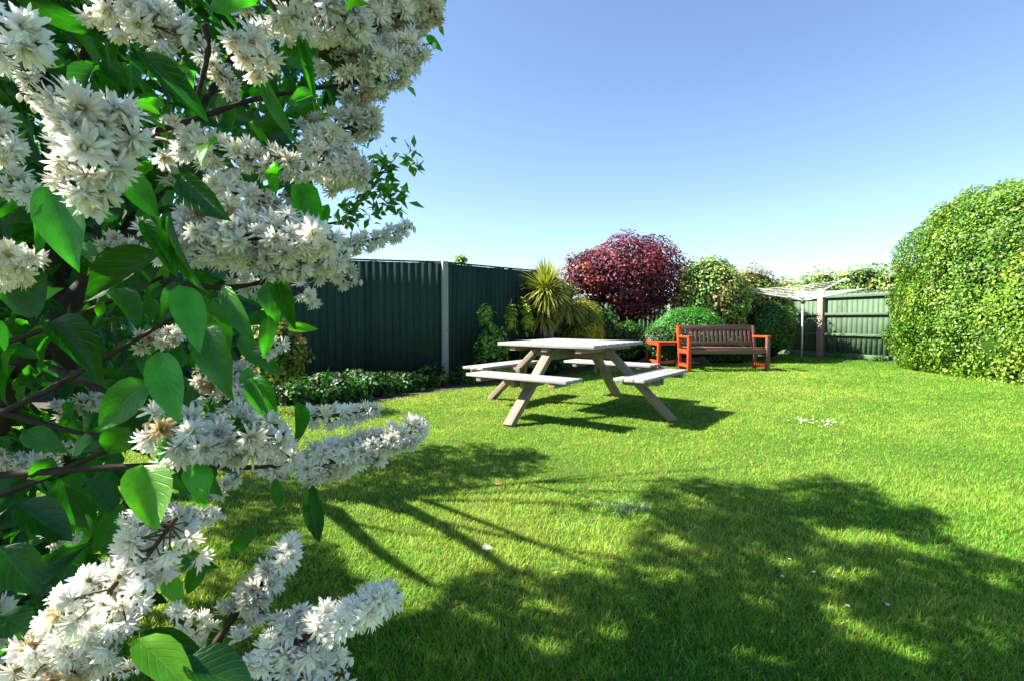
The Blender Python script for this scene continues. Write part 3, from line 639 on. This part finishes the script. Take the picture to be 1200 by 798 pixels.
def panicle(x0,y0,x1,y1,Y0,hw,fp,tint=0,Y1=None,seed=0,dens=2.0,taper=.6,buds=0,spread=1.0):
    """flower cluster whose axis runs between two viewing rays; fp = flower diameter in px"""
    rg=np.random.default_rng(seed+100); Y1=Y1 or Y0
    a=P(x0,y0,Y0); b=P(x1,y1,Y1); Lpx=math.hypot(x1-x0,y1-y0)+hw
    fp=fp*.79; n=max(5,int(1.32*dens*Lpx*2*hw/(fp*fp))); m=F_PX/Y0
    fs=fp/m/.026
    R=max(hw/m-.35*fp/m,.004); axis=b-a; al=np.linalg.norm(axis); ax=axis/(al+1e-9)
    e1=np.cross(ax,(0,1.,.1)); e1/=np.linalg.norm(e1); e2=np.cross(ax,e1)
    mb=MB(); t=(np.arange(n)+rg.uniform(-.4,.4,n))/n; t=np.clip(t,0,1); th=np.arange(n)*2.39996+rg.uniform(-.5,.5,n)
    rad=R*(1-taper*t**1.5)*rg.uniform(.45,1.12,n)*spread; rad=np.where(rg.random(n)<.12,rad*1.35,rad)
    dirs=(np.cos(th)[:,None]*e1+np.sin(th)[:,None]*e2)
    pos=a+axis*t[:,None]+dirs*rad[:,None]
    zf=dirs*.9+ax*(.35+.8*t**3)[:,None]+rg.normal(size=(n,3))*.28+np.array([0,0,-.12]); zf/=np.linalg.norm(zf,axis=1)[:,None]
    xr=unit(rg,n); x=np.cross(zf,xr); x/=np.linalg.norm(x,axis=1)[:,None]; yv=np.cross(zf,x); M=np.stack([x,yv,zf],2)
    sc=fs*rg.uniform(.85,1.15,n); kinds=rg.choice(5,n,p=[.23,.23,.22,.2,.12])
    tn=np.clip(tint*.65+rg.normal(size=n)*.18,0,1); old=rg.random(n)<.025
    for k in range(5):
        i=np.where(kinds==k)[0]
        if len(i)==0: continue
        T,L,S,Cc=FT[k]
        tc=np.array([1,1,1.])*(1-tn[i])[:,None]+np.array([.93,.80,.56])*tn[i][:,None]
        tc=np.where(old[i][:,None],np.array([.72,.56,.36]),tc); col=np.clip(Cc[None]*tc[:,None,:]*(1-.07*rg.random((len(i),1,1))),0,1)
        mb.inst(T,L,S,pos[i],M[i],np.repeat(sc[i][:,None],3,1),col)
    nb_=buds or int(rg.integers(0,4))
    # pedicels
    for i in range(n):
        q=a+axis*max(0,t[i]-.12); mb.tube([q,pos[i]-zf[i]*.004*fs],[.0009,.0007],4,col=(.13,.13,.05),cap=False)
    mb.tube(np.stack([a-axis*.08,a+axis*.5,b]),[.0022,.0016,.0007],5,col=(.12,.07,.03))
    if nb_:
        for j in range(nb_):
            q=b+ax*(rg.uniform(-.2,.9)*hw/m*1.6 if buds else rg.uniform(.1,.55)*hw/m)+ (e1*rg.normal()+e2*rg.normal())*hw/m*(.45 if buds else .2); r=(.0038 if buds else .0028)*fs*rg.uniform(.7,1.1)
            pts=[q+np.array([0,0,-z])*r for z in (-1.6,-1,0,1,1.8)]; mb.tube(pts,[r*.15,r*.75,r,r*.7,r*.1],8,col=(.80,.80,.74))
            mb.tube([b+(q-b)*.1,q+(0,0,r*1.4)],[.0008,.0008],4,col=(.12,.14,.05),cap=False)
    return mb.build('flower_cluster',M_petal,SH,smooth=True)
cl=[ # x0,y0,x1,y1,depth,halfwidth,flowerpx,tint
 (-30,20,40,50,.30,42,62,.1,dict(buds=0)),(20,60,42,110,.32,16,30,.0,dict(buds=16,dens=.5)),
 (110,-5,200,40,.42,38,48,.45,{}),(185,10,225,45,.44,22,40,.1,{}),
 (110,120,105,235,.33,46,62,.16,dict(taper=.45,dens=2.6)),(80,140,165,150,.34,40,60,.05,dict(dens=1.8)),
 (285,45,310,85,.50,30,44,.25,{}),(300,-10,430,25,.55,48,44,.1,dict(dens=2.3)),(385,60,505,-5,.60,50,34,.35,dict(dens=2.6,Y1=.68)),
 (400,105,490,55,.62,38,32,.12,dict(dens=2.6)),(440,20,515,15,.66,26,30,.9,dict(dens=2.2)),(350,10,470,-30,.6,40,36,.6,{}),
 (195,165,345,195,.55,26,36,.4,dict(dens=2.2)),(360,165,440,140,.62,28,32,.1,dict(dens=2.6)),(355,185,425,205,.62,32,32,.25,dict(dens=2.6)),(380,215,420,190,.66,24,28,.3,{}),
 (240,215,330,245,.55,24,36,.45,{}),(165,280,240,300,.50,26,40,.15,{}),(215,275,385,280,.50,38,40,.02,dict(dens=2.8,taper=.3)),(260,255,330,315,.5,34,40,.2,dict(dens=2.2)),(330,310,400,300,.58,28,34,.05,dict(dens=2.4)),
 (385,298,478,268,.66,13,24,.0,dict(dens=2.6,taper=.5)),(385,310,410,330,.64,20,28,.15,{}),(350,340,372,352,.66,14,28,.1,{}),
 (-30,310,45,305,.40,26,42,.4,{}),(-20,330,30,325,.42,20,36,.5,{}),
 (190,515,325,510,.46,36,48,.02,dict(dens=2.6,taper=.35)),(175,500,260,525,.44,30,48,.05,dict(dens=2)),
 (360,550,495,500,.58,26,32,.05,dict(dens=3.0,taper=.6)),(365,490,440,480,.62,15,30,.15,dict(dens=2.6)),(315,500,345,545,.56,22,36,.1,{}),(310,540,330,560,.56,14,32,.1,{}),
 (200,615,120,720,.44,44,46,.12,dict(dens=2.6,taper=.2)),(130,690,50,790,.40,56,50,.03,dict(dens=2.6,taper=.3)),(90,735,165,700,.40,36,50,.0,dict(dens=2)),(50,790,120,770,.4,40,50,.1,{}),
 (205,605,258,604,.52,10,26,.0,dict(dens=2.5)),(190,600,215,605,.5,14,28,.1,{}),(275,725,350,635,.50,24,38,.05,dict(dens=2.6,taper=.4)),(285,690,310,720,.5,20,36,.1,{}),
 (300,775,460,695,.46,34,42,.02,dict(dens=2.8,taper=.65)),(300,790,400,790,.46,38,44,.05,dict(dens=2.4,taper=.2)),(330,740,365,720,.47,24,40,.0,{}),
 (55,632,90,628,.60,9,26,.1,{}),(235,450,290,440,.62,26,32,.1,{}),(265,470,300,450,.6,20,30,.05,{}),(310,415,330,400,.62,12,26,.1,{}),
 (125,285,160,290,.6,16,28,.5,{}),(165,400,215,392,.66,15,26,.45,{}),(0,540,60,545,.6,16,28,.5,{}),(70,480,125,465,.7,14,26,.6,{}),(30,545,85,520,.8,13,24,.5,{}),
 (205,725,250,745,.50,20,34,.15,{}),(110,790,155,785,.5,14,32,.1,{}),(250,575,275,560,.6,12,28,.3,{}),(15,785,20,800,.45,14,40,.1,{}),
 (95,300,120,288,.7,12,24,.4,{}),(275,320,300,345,.64,14,26,.3,{}),(190,205,240,190,.7,16,26,.5,{}),(330,230,370,250,.7,20,28,.3,{}),(150,600,165,640,.6,14,28,.2,{}),
 (335,735,345,790,.6,20,32,.2,{}),(240,60,275,110,.6,16,32,.4,{}),(15,215,45,235,.4,18,42,.2,{}),(-40,120,10,180,.45,30,44,.3,{}),(-60,700,-10,760,.5,40,44,.2,{}),(-70,500,-20,470,.6,30,36,.2,{}),
]
for i,c in enumerate(cl): panicle(*c[:4],c[4],c[5],c[6],c[7],seed=i,**c[8])

# leaves placed by hand (base px, tip px, depth, width px, tip depth offset, tone)
HL=[(15,-12,120,55,.42,30,.03,0),(163,62,241,150,.42,30,.02,0),(62,213,84,312,.36,54,-.02,2),(45,230,50,300,.38,26,.0,1),(143,200,182,260,.40,32,.01,1),(212,208,274,264,.45,38,.0,0),
 (188,296,108,352,.44,50,.02,0),(212,335,234,408,.40,38,-.02,2),(200,250,218,345,.40,14,-.0,1),(165,258,205,330,.4,22,.0,1),(58,378,124,430,.5,44,.0,0),(186,412,206,494,.42,42,-.02,2),(172,445,108,505,.44,46,-.01,1),
 (238,383,268,458,.42,42,-.02,1),(28,503,72,530,.5,30,.0,1),(352,218,376,300,.56,32,-.02,2),(322,322,346,384,.55,24,.0,1),(308,336,330,380,.57,26,.0,1),(262,335,296,406,.47,26,-.02,1),
 (296,442,324,496,.47,32,-.01,1),(168,545,177,628,.40,52,-.03,3),(228,540,238,595,.46,34,-.01,2),(60,535,38,572,.5,26,.0,1),(160,748,232,812,.36,50,-.02,3),(215,775,290,815,.36,56,.0,0),
 (168,740,232,768,.4,26,.02,0),(190,682,222,706,.6,28,.0,3),(366,568,372,634,.55,26,.0,0),(322,560,326,596,.55,16,.0,1),(338,384,374,388,.6,13,.0,3),(352,42,370,126,.55,14,.0,1),(305,84,344,172,.52,20,.0,1),
 (245,8,305,-2,.5,22,.0,2),(376,60,412,84,.6,26,.0,0),(395,300,372,262,.6,18,.0,1),(60,250,20,300,.5,60,.03,0),(125,290,160,360,.55,40,.02,0),(20,590,80,640,.5,44,.0,0),(70,560,110,620,.55,40,.02,0),
 (130,600,100,560,.55,36,.0,0),(0,350,60,330,.5,70,.02,0),(0,260,60,270,.5,50,.02,0),(120,340,190,310,.55,40,.02,0),(0,640,40,700,.45,50,.0,0),(20,680,80,650,.5,40,.0,0),(210,640,260,665,.62,24,.0,1),
 (270,40,330,100,.65,40,.0,0),(330,60,395,60,.7,36,.0,1),(240,130,300,150,.7,44,.0,0),(385,240,365,290,.62,16,.0,2),(430,95,452,120,.7,14,.0,1),(500,42,518,60,.68,10,.0,2),(485,20,518,8,.7,12,.0,3),(505,10,520,25,.7,8,.0,3),
 (250,350,262,420,.5,30,.0,1),(315,370,310,420,.55,20,.0,1),(345,470,355,525,.57,20,.0,1),(280,395,330,440,.62,26,.0,1),(150,500,120,540,.5,36,.0,1),(225,555,260,575,.55,24,.0,1),(240,655,215,700,.6,22,.0,1),
 (270,650,300,620,.6,18,.0,1),(0,720,40,745,.42,44,.0,0),(290,430,300,470,.6,22,.0,2),(185,680,150,650,.52,22,.0,1),(250,735,262,780,.5,24,.0,1),(385,430,372,470,.6,5,.0,1)]
tone=np.array([(.012,.080,.008),(.030,.16,.010),(.055,.28,.020),(.13,.38,.014)])  # darkest tones paint the shade deep inside the shrub
mb=MB(); rg=np.random.default_rng(9)
pos=[];yy=[];nn=[];sc=[];cc=[]
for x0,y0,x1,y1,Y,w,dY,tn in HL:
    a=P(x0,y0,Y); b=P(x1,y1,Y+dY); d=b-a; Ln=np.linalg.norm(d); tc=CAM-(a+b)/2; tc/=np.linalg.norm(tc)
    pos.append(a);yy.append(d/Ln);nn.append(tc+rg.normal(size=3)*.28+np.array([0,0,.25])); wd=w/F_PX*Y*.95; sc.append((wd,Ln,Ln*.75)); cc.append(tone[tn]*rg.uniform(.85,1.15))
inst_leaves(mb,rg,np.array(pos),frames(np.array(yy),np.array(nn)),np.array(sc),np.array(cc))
# random leaf mass
def volume(n,poly,y0,y1,ln,lo,hi,tw,seed):
    rg=np.random.default_rng(seed)
    px=rg.uniform(min(p[0] for p in poly),max(p[0] for p in poly),n*3); py=rg.uniform(min(p[1] for p in poly),max(p[1] for p in poly),n*3)
    k=inpoly(px,py,poly); px=px[k][:n];py=py[k][:n]; Y=rg.uniform(y0,y1,len(px))
    q=np.array([P(a,b,c) for a,b,c in zip(px,py,Y)]); q=q[(q[:,2]>.05)&(q[:,2]<3.3)]; q=q[shade_ok(q)]; m=len(q)
    y=unit(rg,m)+np.array([.25,-.1,-.75]); nr=unit(rg,m)*.8+np.array([.1,-.45,.6]); s=ln*rg.uniform(.6,1.2,m)
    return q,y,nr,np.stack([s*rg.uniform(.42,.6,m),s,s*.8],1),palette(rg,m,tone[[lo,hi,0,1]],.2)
D1=[(-420,-700),(530,-700),(480,-60),(455,0),(430,60),(400,130),(360,200),(350,300),(322,340),(305,420),(300,500),(240,560),(190,640),(150,720),(130,900),(-420,900)]
D2=[(-420,-700),(500,-700),(430,0),(380,120),(350,250),(310,330),(290,420),(290,500),(225,560),(160,640),(110,740),(90,900),(-420,900)]
for n,pl,a,b,ln,lo,hi,sd in ((1500,D2,.62,1.0,.062,0,1,1),(3000,D1,.85,1.5,.066,0,1,2),(4000,D2,1.3,2.3,.075,0,1,3)):
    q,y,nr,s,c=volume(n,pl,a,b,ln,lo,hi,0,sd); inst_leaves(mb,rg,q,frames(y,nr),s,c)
# smaller leaves among the flowers, coloured yellow-green to paint backlit highlights
for n,pl,a,b,ln,lo,hi,sd in ((420,D2,.45,.75,.036,1,2,5),(260,D1,.6,.95,.04,2,3,6)):
    q,y,nr,s,c=volume(n,pl,a,b,ln,lo,hi,0,sd); c=c*np.array([1.3,1.1,1.0]); inst_leaves(mb,rg,q,frames(y,nr),s,c)
# the part of the shrub that stands left of and above the picture
rg=np.random.default_rng(77); n=4200; d=unit(rg,n)*rg.random((n,1))**.4; q=np.array([-1.75,1.0,1.55])+d*np.array([.95,1.0,1.5]); q=q[q[:,2]>.1]
pxx,pyy,fw=proj(q); k=(fw<.05)|inpoly(pxx,pyy,D2)|(pxx<-20); q=q[k]; q=q[(np.hypot(q[:,0],q[:,1])>.55)]; q=q[shade_ok(q)]; m=len(q)
y=unit(rg,m)+np.array([0,0,-.5]); s_=.08*rg.uniform(.6,1.2,m)
mb.inst(T_D,L_D,S_D,q,frames(y,unit(rg,m)+np.array([0,0,.8])),np.stack([s_*.5,s_,s_*.8],1),palette(rg,m,tone[[0,1,0,2]],.2),U_D)
mb.build('foliage',M_near,SH,smooth=True)
# stems
def stem(pts,r0,r1):
    p=np.array([P(*a) for a in pts]); n=len(p); t=np.linspace(0,n-1,n*5); out=np.stack([np.interp(t,range(n),p[:,k]) for k in range(3)],1)
    for _ in range(3): out[1:-1]=(out[:-2]+out[1:-1]*2+out[2:])/4
    mb=MB(); rr_=np.linspace(r0,r1,len(out))*(1+.12*np.sin(np.arange(len(out))*2.1)); mb.tube(out,rr_,8); return mb.build('branch',M_bark,SH,smooth=True)
for s_ in ([(-40,505,.56),(60,455,.56),(130,415,.56),(212,368,.55)],[(-60,420,.62),(30,395,.62),(133,352,.6),(190,325,.58)],[(-40,560,.5),(60,552,.5),(165,545,.5),(275,548,.52),(350,545,.58)],
    [(-60,600,.56),(40,565,.56),(130,525,.56),(230,495,.55)],[(90,175,.5),(200,150,.55),(300,115,.6),(400,100,.65)],[(60,430,.6),(150,470,.58),(215,500,.5)],[(190,330,.6),(270,340,.58),(390,310,.64)],
    [(250,760,.48),(285,700,.5),(318,670,.5)],[(60,700,.5),(150,650,.46),(200,610,.46)],[(240,30,.55),(245,60,.55),(230,120,.55)],[(-40,470,.56),(80,505,.56),(165,520,.52)],[(120,830,.5),(125,760,.48),(130,700,.45)],[(200,830,.5),(260,775,.47),(330,760,.47)]):
    stem(s_,.0040,.0020)
stem([(-120,900,.95),(-30,560,.85),(20,440,.8),(60,385,.8),(170,250,.9),(280,60,1.0)],.022,.010)
stem([(-100,900,1.2),(-20,500,1.1),(60,420,1.1),(110,300,1.1),(100,0,1.2)],.02,.010)
mb=MB()
for k,(tx,ty,tz) in enumerate(((-.8,.9,1.9),(-1.3,.8,2.3),(-1.7,1.3,2.6),(-1.0,1.5,2.2),(-1.5,1.0,1.6))): mb.tube(curve((-1.05-.1*k,1.25,0),(tx,ty,tz),.08,8,rr),np.linspace(.03,.01,8),8)
mb.build('branch',M_bark,SH,smooth=True)

# ================================================================ LEAFY TREE BEHIND THE FLOWERING SHRUB (casts the lawn shade)
def shadetree():
    rg=np.random.default_rng(31)
    root=empty('leafy_tree',(-2.35,2.95,0),'sunlit green leafy tree showing small leaf sprays behind the flowering shrub','tree')
    clumps=[]
    def scat(poly,n,zlo,zhi):
        x0=min(p[0] for p in poly);x1=max(p[0] for p in poly);ys=[p[1] for p in poly]
        gx0,gx1=-2.5,3.2; c=0; tries=0
        while c<n and tries<n*150:
            tries+=1
            g=np.array([rg.uniform(gx0,gx1),rg.uniform(1.15,4.4),0]); x,y,_=proj(g)
            if not inpoly(x,y,poly): continue
            for _ in range(25):
                z=rg.uniform(zlo,zhi); p=g+SUNV*(z/SUNV[2]); a,b,f=proj(p)
                if f<.9 or inpoly(a,b,HIDE): clumps.append((p,z)); c+=1; break
    scat(S1,950,1.9,3.9); scat(S2,340,1.5,2.8); scat(S3,14,2.6,3.6)
    # thin wisps at the shadow edge
    mb=MB(); P_=[];n_=0
    for p,z in clumps:
        k=int(rg.integers(16,30)); q=p+rg.normal(size=(k,3))*np.array([.06,.06,.06]); P_.append(q)
    # visible spray against the sky
    for (x,y) in ((470,175),(455,190),(478,185),(445,205),(460,215),(435,225),(450,240),(425,245),(440,215),(465,235),(430,200),(415,240),(475,200),(410,255),(395,250),(450,170),(440,185)):
        q=P(x,y,2.6)+rg.normal(size=(15,3))*np.array([.032,.05,.032]); P_.append(q)
    q=np.concatenate(P_); q=q[shade_ok(q)]; m=len(q); s_=.062*rg.uniform(.6,1.2,m)
    x,y,f=proj(q); vis=(x>395)&(x<500)&(y>140)&(y<270); s_=np.where(vis,s_*1.15,s_)
    mb.inst(T_S,L_S,S_S,q,frames(unit(rg,m)+np.array([.2,0,-.3]),unit(rg,m)+np.array([0,0,.9])),np.stack([s_*.9,s_,s_],1),palette(rg,m,[(.08,.24,.03),(.13,.32,.04),(.06,.18,.02)],.2))
    mb.build('crown',M_leaf,root)
    mb=MB(); t0=np.array([-2.35,2.95,0])
    mb.tube([t0,t0+(.02,0,.5),t0+(-.02,.02,1.1),t0+(.0,0,1.5)],[.075,.065,.055,.05],10)
    r2=random.Random(4)
    for e in ((-2.9,2.4,2.5),(-1.7,3.3,3.0),(-2.4,2.0,3.1),(-2.0,3.6,2.4),(-1.6,2.6,2.9),(-2.6,3.1,3.4),(-1.25,3.7,2.7)):
        mb.tube(curve(t0+(0,0,1.0+r2.random()*.4),e,.10,8,r2),np.linspace(.026,.004,8),7)
    for (g1,z1,g2,z2,r) in (((-.95,2.75),1.15,(-.30,1.95),2.2,.03),((-.75,2.95),1.3,(.02,2.02),2.3,.034),((-.5,2.9),1.45,(.35,2.1),2.5,.018)):
        a=np.array([*g1,0])+SUNV*(z1/SUNV[2]); b=np.array([*g2,0])+SUNV*(z2/SUNV[2]); mb.tube(curve(a,b,.05,8,r2),np.linspace(r*1.3,r*.6,8),7); mb.tube(curve(t0+(0,0,.9),a,.05,5,r2),np.linspace(.04,r*1.3,5),7)
    sp=np.array([P(400,260,2.7),P(430,225,2.65),P(468,180,2.6)]); mb.tube(np.concatenate([[[-1.6,3.2,1.5]],sp]),[.012,.006,.004,.002],6)
    mb.build('trunk',M_bark,root,smooth=True)
shadetree()

# ================================================================ SMALL THINGS ON THE LAWN
M_daisy=leafmat('daisy',.2,.6,.2,tcol=(1,1,1))
def daisy_proto():
    mb=MB(); V=[];L=[];S=[];n=11
    for k in range(n):
        th=2*math.pi*k/n; e=np.array([math.cos(th),math.sin(th),0]); t=np.array([-math.sin(th),math.cos(th),0]); b=len(V)
        V+=[e*.002-t*.001,e*.002+t*.001,e*.011+t*.0028+(0,0,.001),e*.011-t*.0028+(0,0,.001)]; L+=[b,b+1,b+2,b+3]; S.append(4)
    mb.raw(np.array(V)+(0,0,.032),L,S,(.85,.85,.82)); mb.tube([(0,0,.030),(0,0,.0335),(0,0,.035)],[.0035,.0035,.001],8,col=(.75,.5,.03)); mb.tube([(0,0,0),(0,0,.031)],.0008,4,col=(.1,.2,.03),cap=False)
    return mb
proto=daisy_proto().build('daisy',M_daisy)
rd=random.Random(8); spots=[]
for _ in range(34): spots.append((rd.gauss(962,13),rd.gauss(496,2.2),.85))
for _ in range(12): spots.append((rd.gauss(935,8),rd.gauss(493,2.0),.8))
def place(o,x,y,sc,lab,grp):
    p=G(x,y); o.location=(p[0],p[1],0.004); o.scale=(sc,sc,sc); o.rotation_euler=(rd.uniform(-.25,.25),rd.uniform(-.25,.25),rd.uniform(0,6)); tag(o,lab,'daisy',grp)
first=True
for (x,y,sc) in spots:
    o=proto if first else proto.copy()
    if not first: COL.objects.link(o)
    first=False; place(o,x,y,sc,'tiny white daisy in the sunlit daisy patch right of the picnic table','daisies in the sunlit patch on the lawn')
for (x,y) in ((915,668),(917,681),(955,676),(992,716),(925,661),(1040,715),(572,560),(880,545),(1150,560)):
    o=proto.copy(); COL.objects.link(o); place(o,x,y,.6,'tiny single white daisy scattered on the lawn away from the daisy patch','scattered single daisies')
# dandelions
o=proto.copy(); 
def fallen(px,py,col,lab,ln,name='fallen_leaf',cat='leaf'):
    p=G(px,py); mb=MB(); a=np.array([p[0],p[1],.034]); rg=np.random.default_rng(int(px)); d=np.array([[1,.15,.12]]); 
    mb.inst(T_D,L_D,S_D,np.array([a-d[0]*ln/2]),frames(d,np.array([[.1,-.5,1.]])),np.array([[ln*.55,ln,ln]]),np.array([col]),U_D)
    V=mb.V[0]; root_loc=(p[0],p[1],0)
    ob=mb.build(name,M_daisy,smooth=True); tag(ob,lab,cat)
fallen(571,650,(.80,.74,.66),'pale curled fallen leaf lying on the lit grass below the picnic table',.05)
fallen(585,572,(.30,.14,.08),'brown curled fallen leaf in the tree shade left of the pale leaf',.05)
fallen(692,578,(.30,.17,.10),'small reddish fallen leaf on sunlit grass near the dry tuft',.03)
# dry silvery tuft
p=G(730,596); rg=np.random.default_rng(12); mb=MB(); n=170; th=rg.uniform(0,6.28,n); r=rg.random(n)**.7
pos=np.stack([p[0]+np.cos(th)*r*.16,p[1]+np.sin(th)*r*.11,np.full(n,.0)],1); y=np.stack([rg.normal(size=n)*.7,rg.normal(size=n)*.7,np.ones(n)],1)
mb.inst(np.array([[-.5,0,0],[.5,0,0],[-.4,.5,0],[.4,.5,0],[0,1,-.2]]),[0,1,3,2,2,3,4],[4,3],pos,frames(y,unit(rg,n)),np.stack([np.full(n,.004),rg.uniform(.03,.05,n),rg.uniform(.03,.05,n)],1),palette(rg,n,[(.42,.50,.36),(.45,.52,.38),(.25,.38,.15)],.1))
tag(mb.build('grass_tuft',M_daisy),'pale silvery dry grass tuft on the lawn at the shadow edge','grass tuft')

# ================================================================ LIGHT, WORLD, CAMERA
sun=bpy.data.lights.new('sun','SUN'); sun.energy=5.0; sun.angle=math.radians(.53); sun.color=(1,.93,.80)
so=bpy.data.objects.new('sun',sun); COL.objects.link(so); so.rotation_euler=Vector(-SUNV).to_track_quat('-Z','Y').to_euler(); so.location=(-8,0,10)
w=bpy.data.worlds.new('World'); C.world=w; w.use_nodes=True; nt=w.node_tree; nt.nodes.clear()
sky=nt.nodes.new('ShaderNodeTexSky'); sky.sky_type='NISHITA'; sky.sun_disc=False; sky.sun_elevation=SUN_EL; sky.sun_rotation=math.atan2(SUN_AZ[0],SUN_AZ[1])
sky.air_density=1.0; sky.dust_density=.35; sky.ozone_density=2.2; sky.altitude=0
bg=nt.nodes.new('ShaderNodeBackground'); bg.inputs[1].default_value=.059; ou=nt.nodes.new('ShaderNodeOutputWorld')
tn=nt.nodes.new('ShaderNodeMixRGB'); tn.blend_type='MULTIPLY'; tn.inputs[0].default_value=1; tn.inputs[2].default_value=(.96,1.0,1.07,1)
nt.links.new(sky.outputs[0],tn.inputs[1]); nt.links.new(tn.outputs[0],bg.inputs[0]); nt.links.new(bg.outputs[0],ou.inputs[0])
cam=bpy.data.cameras.new('camera'); cam.sensor_width=36; cam.lens=36*F_PX/1200; cam.clip_start=.02; cam.clip_end=1000
co=bpy.data.objects.new('camera',cam); COL.objects.link(co); co.location=tuple(CAM); co.rotation_euler=(math.pi/2-PITCH,0,0); C.camera=co
C.render.engine='CYCLES'
C.view_settings.view_transform='Standard'; C.view_settings.look='None'; C.view_settings.exposure=2.06; C.view_settings.gamma=1
C.cycles.max_bounces=8; C.cycles.transmission_bounces=5; C.cycles.diffuse_bounces=4
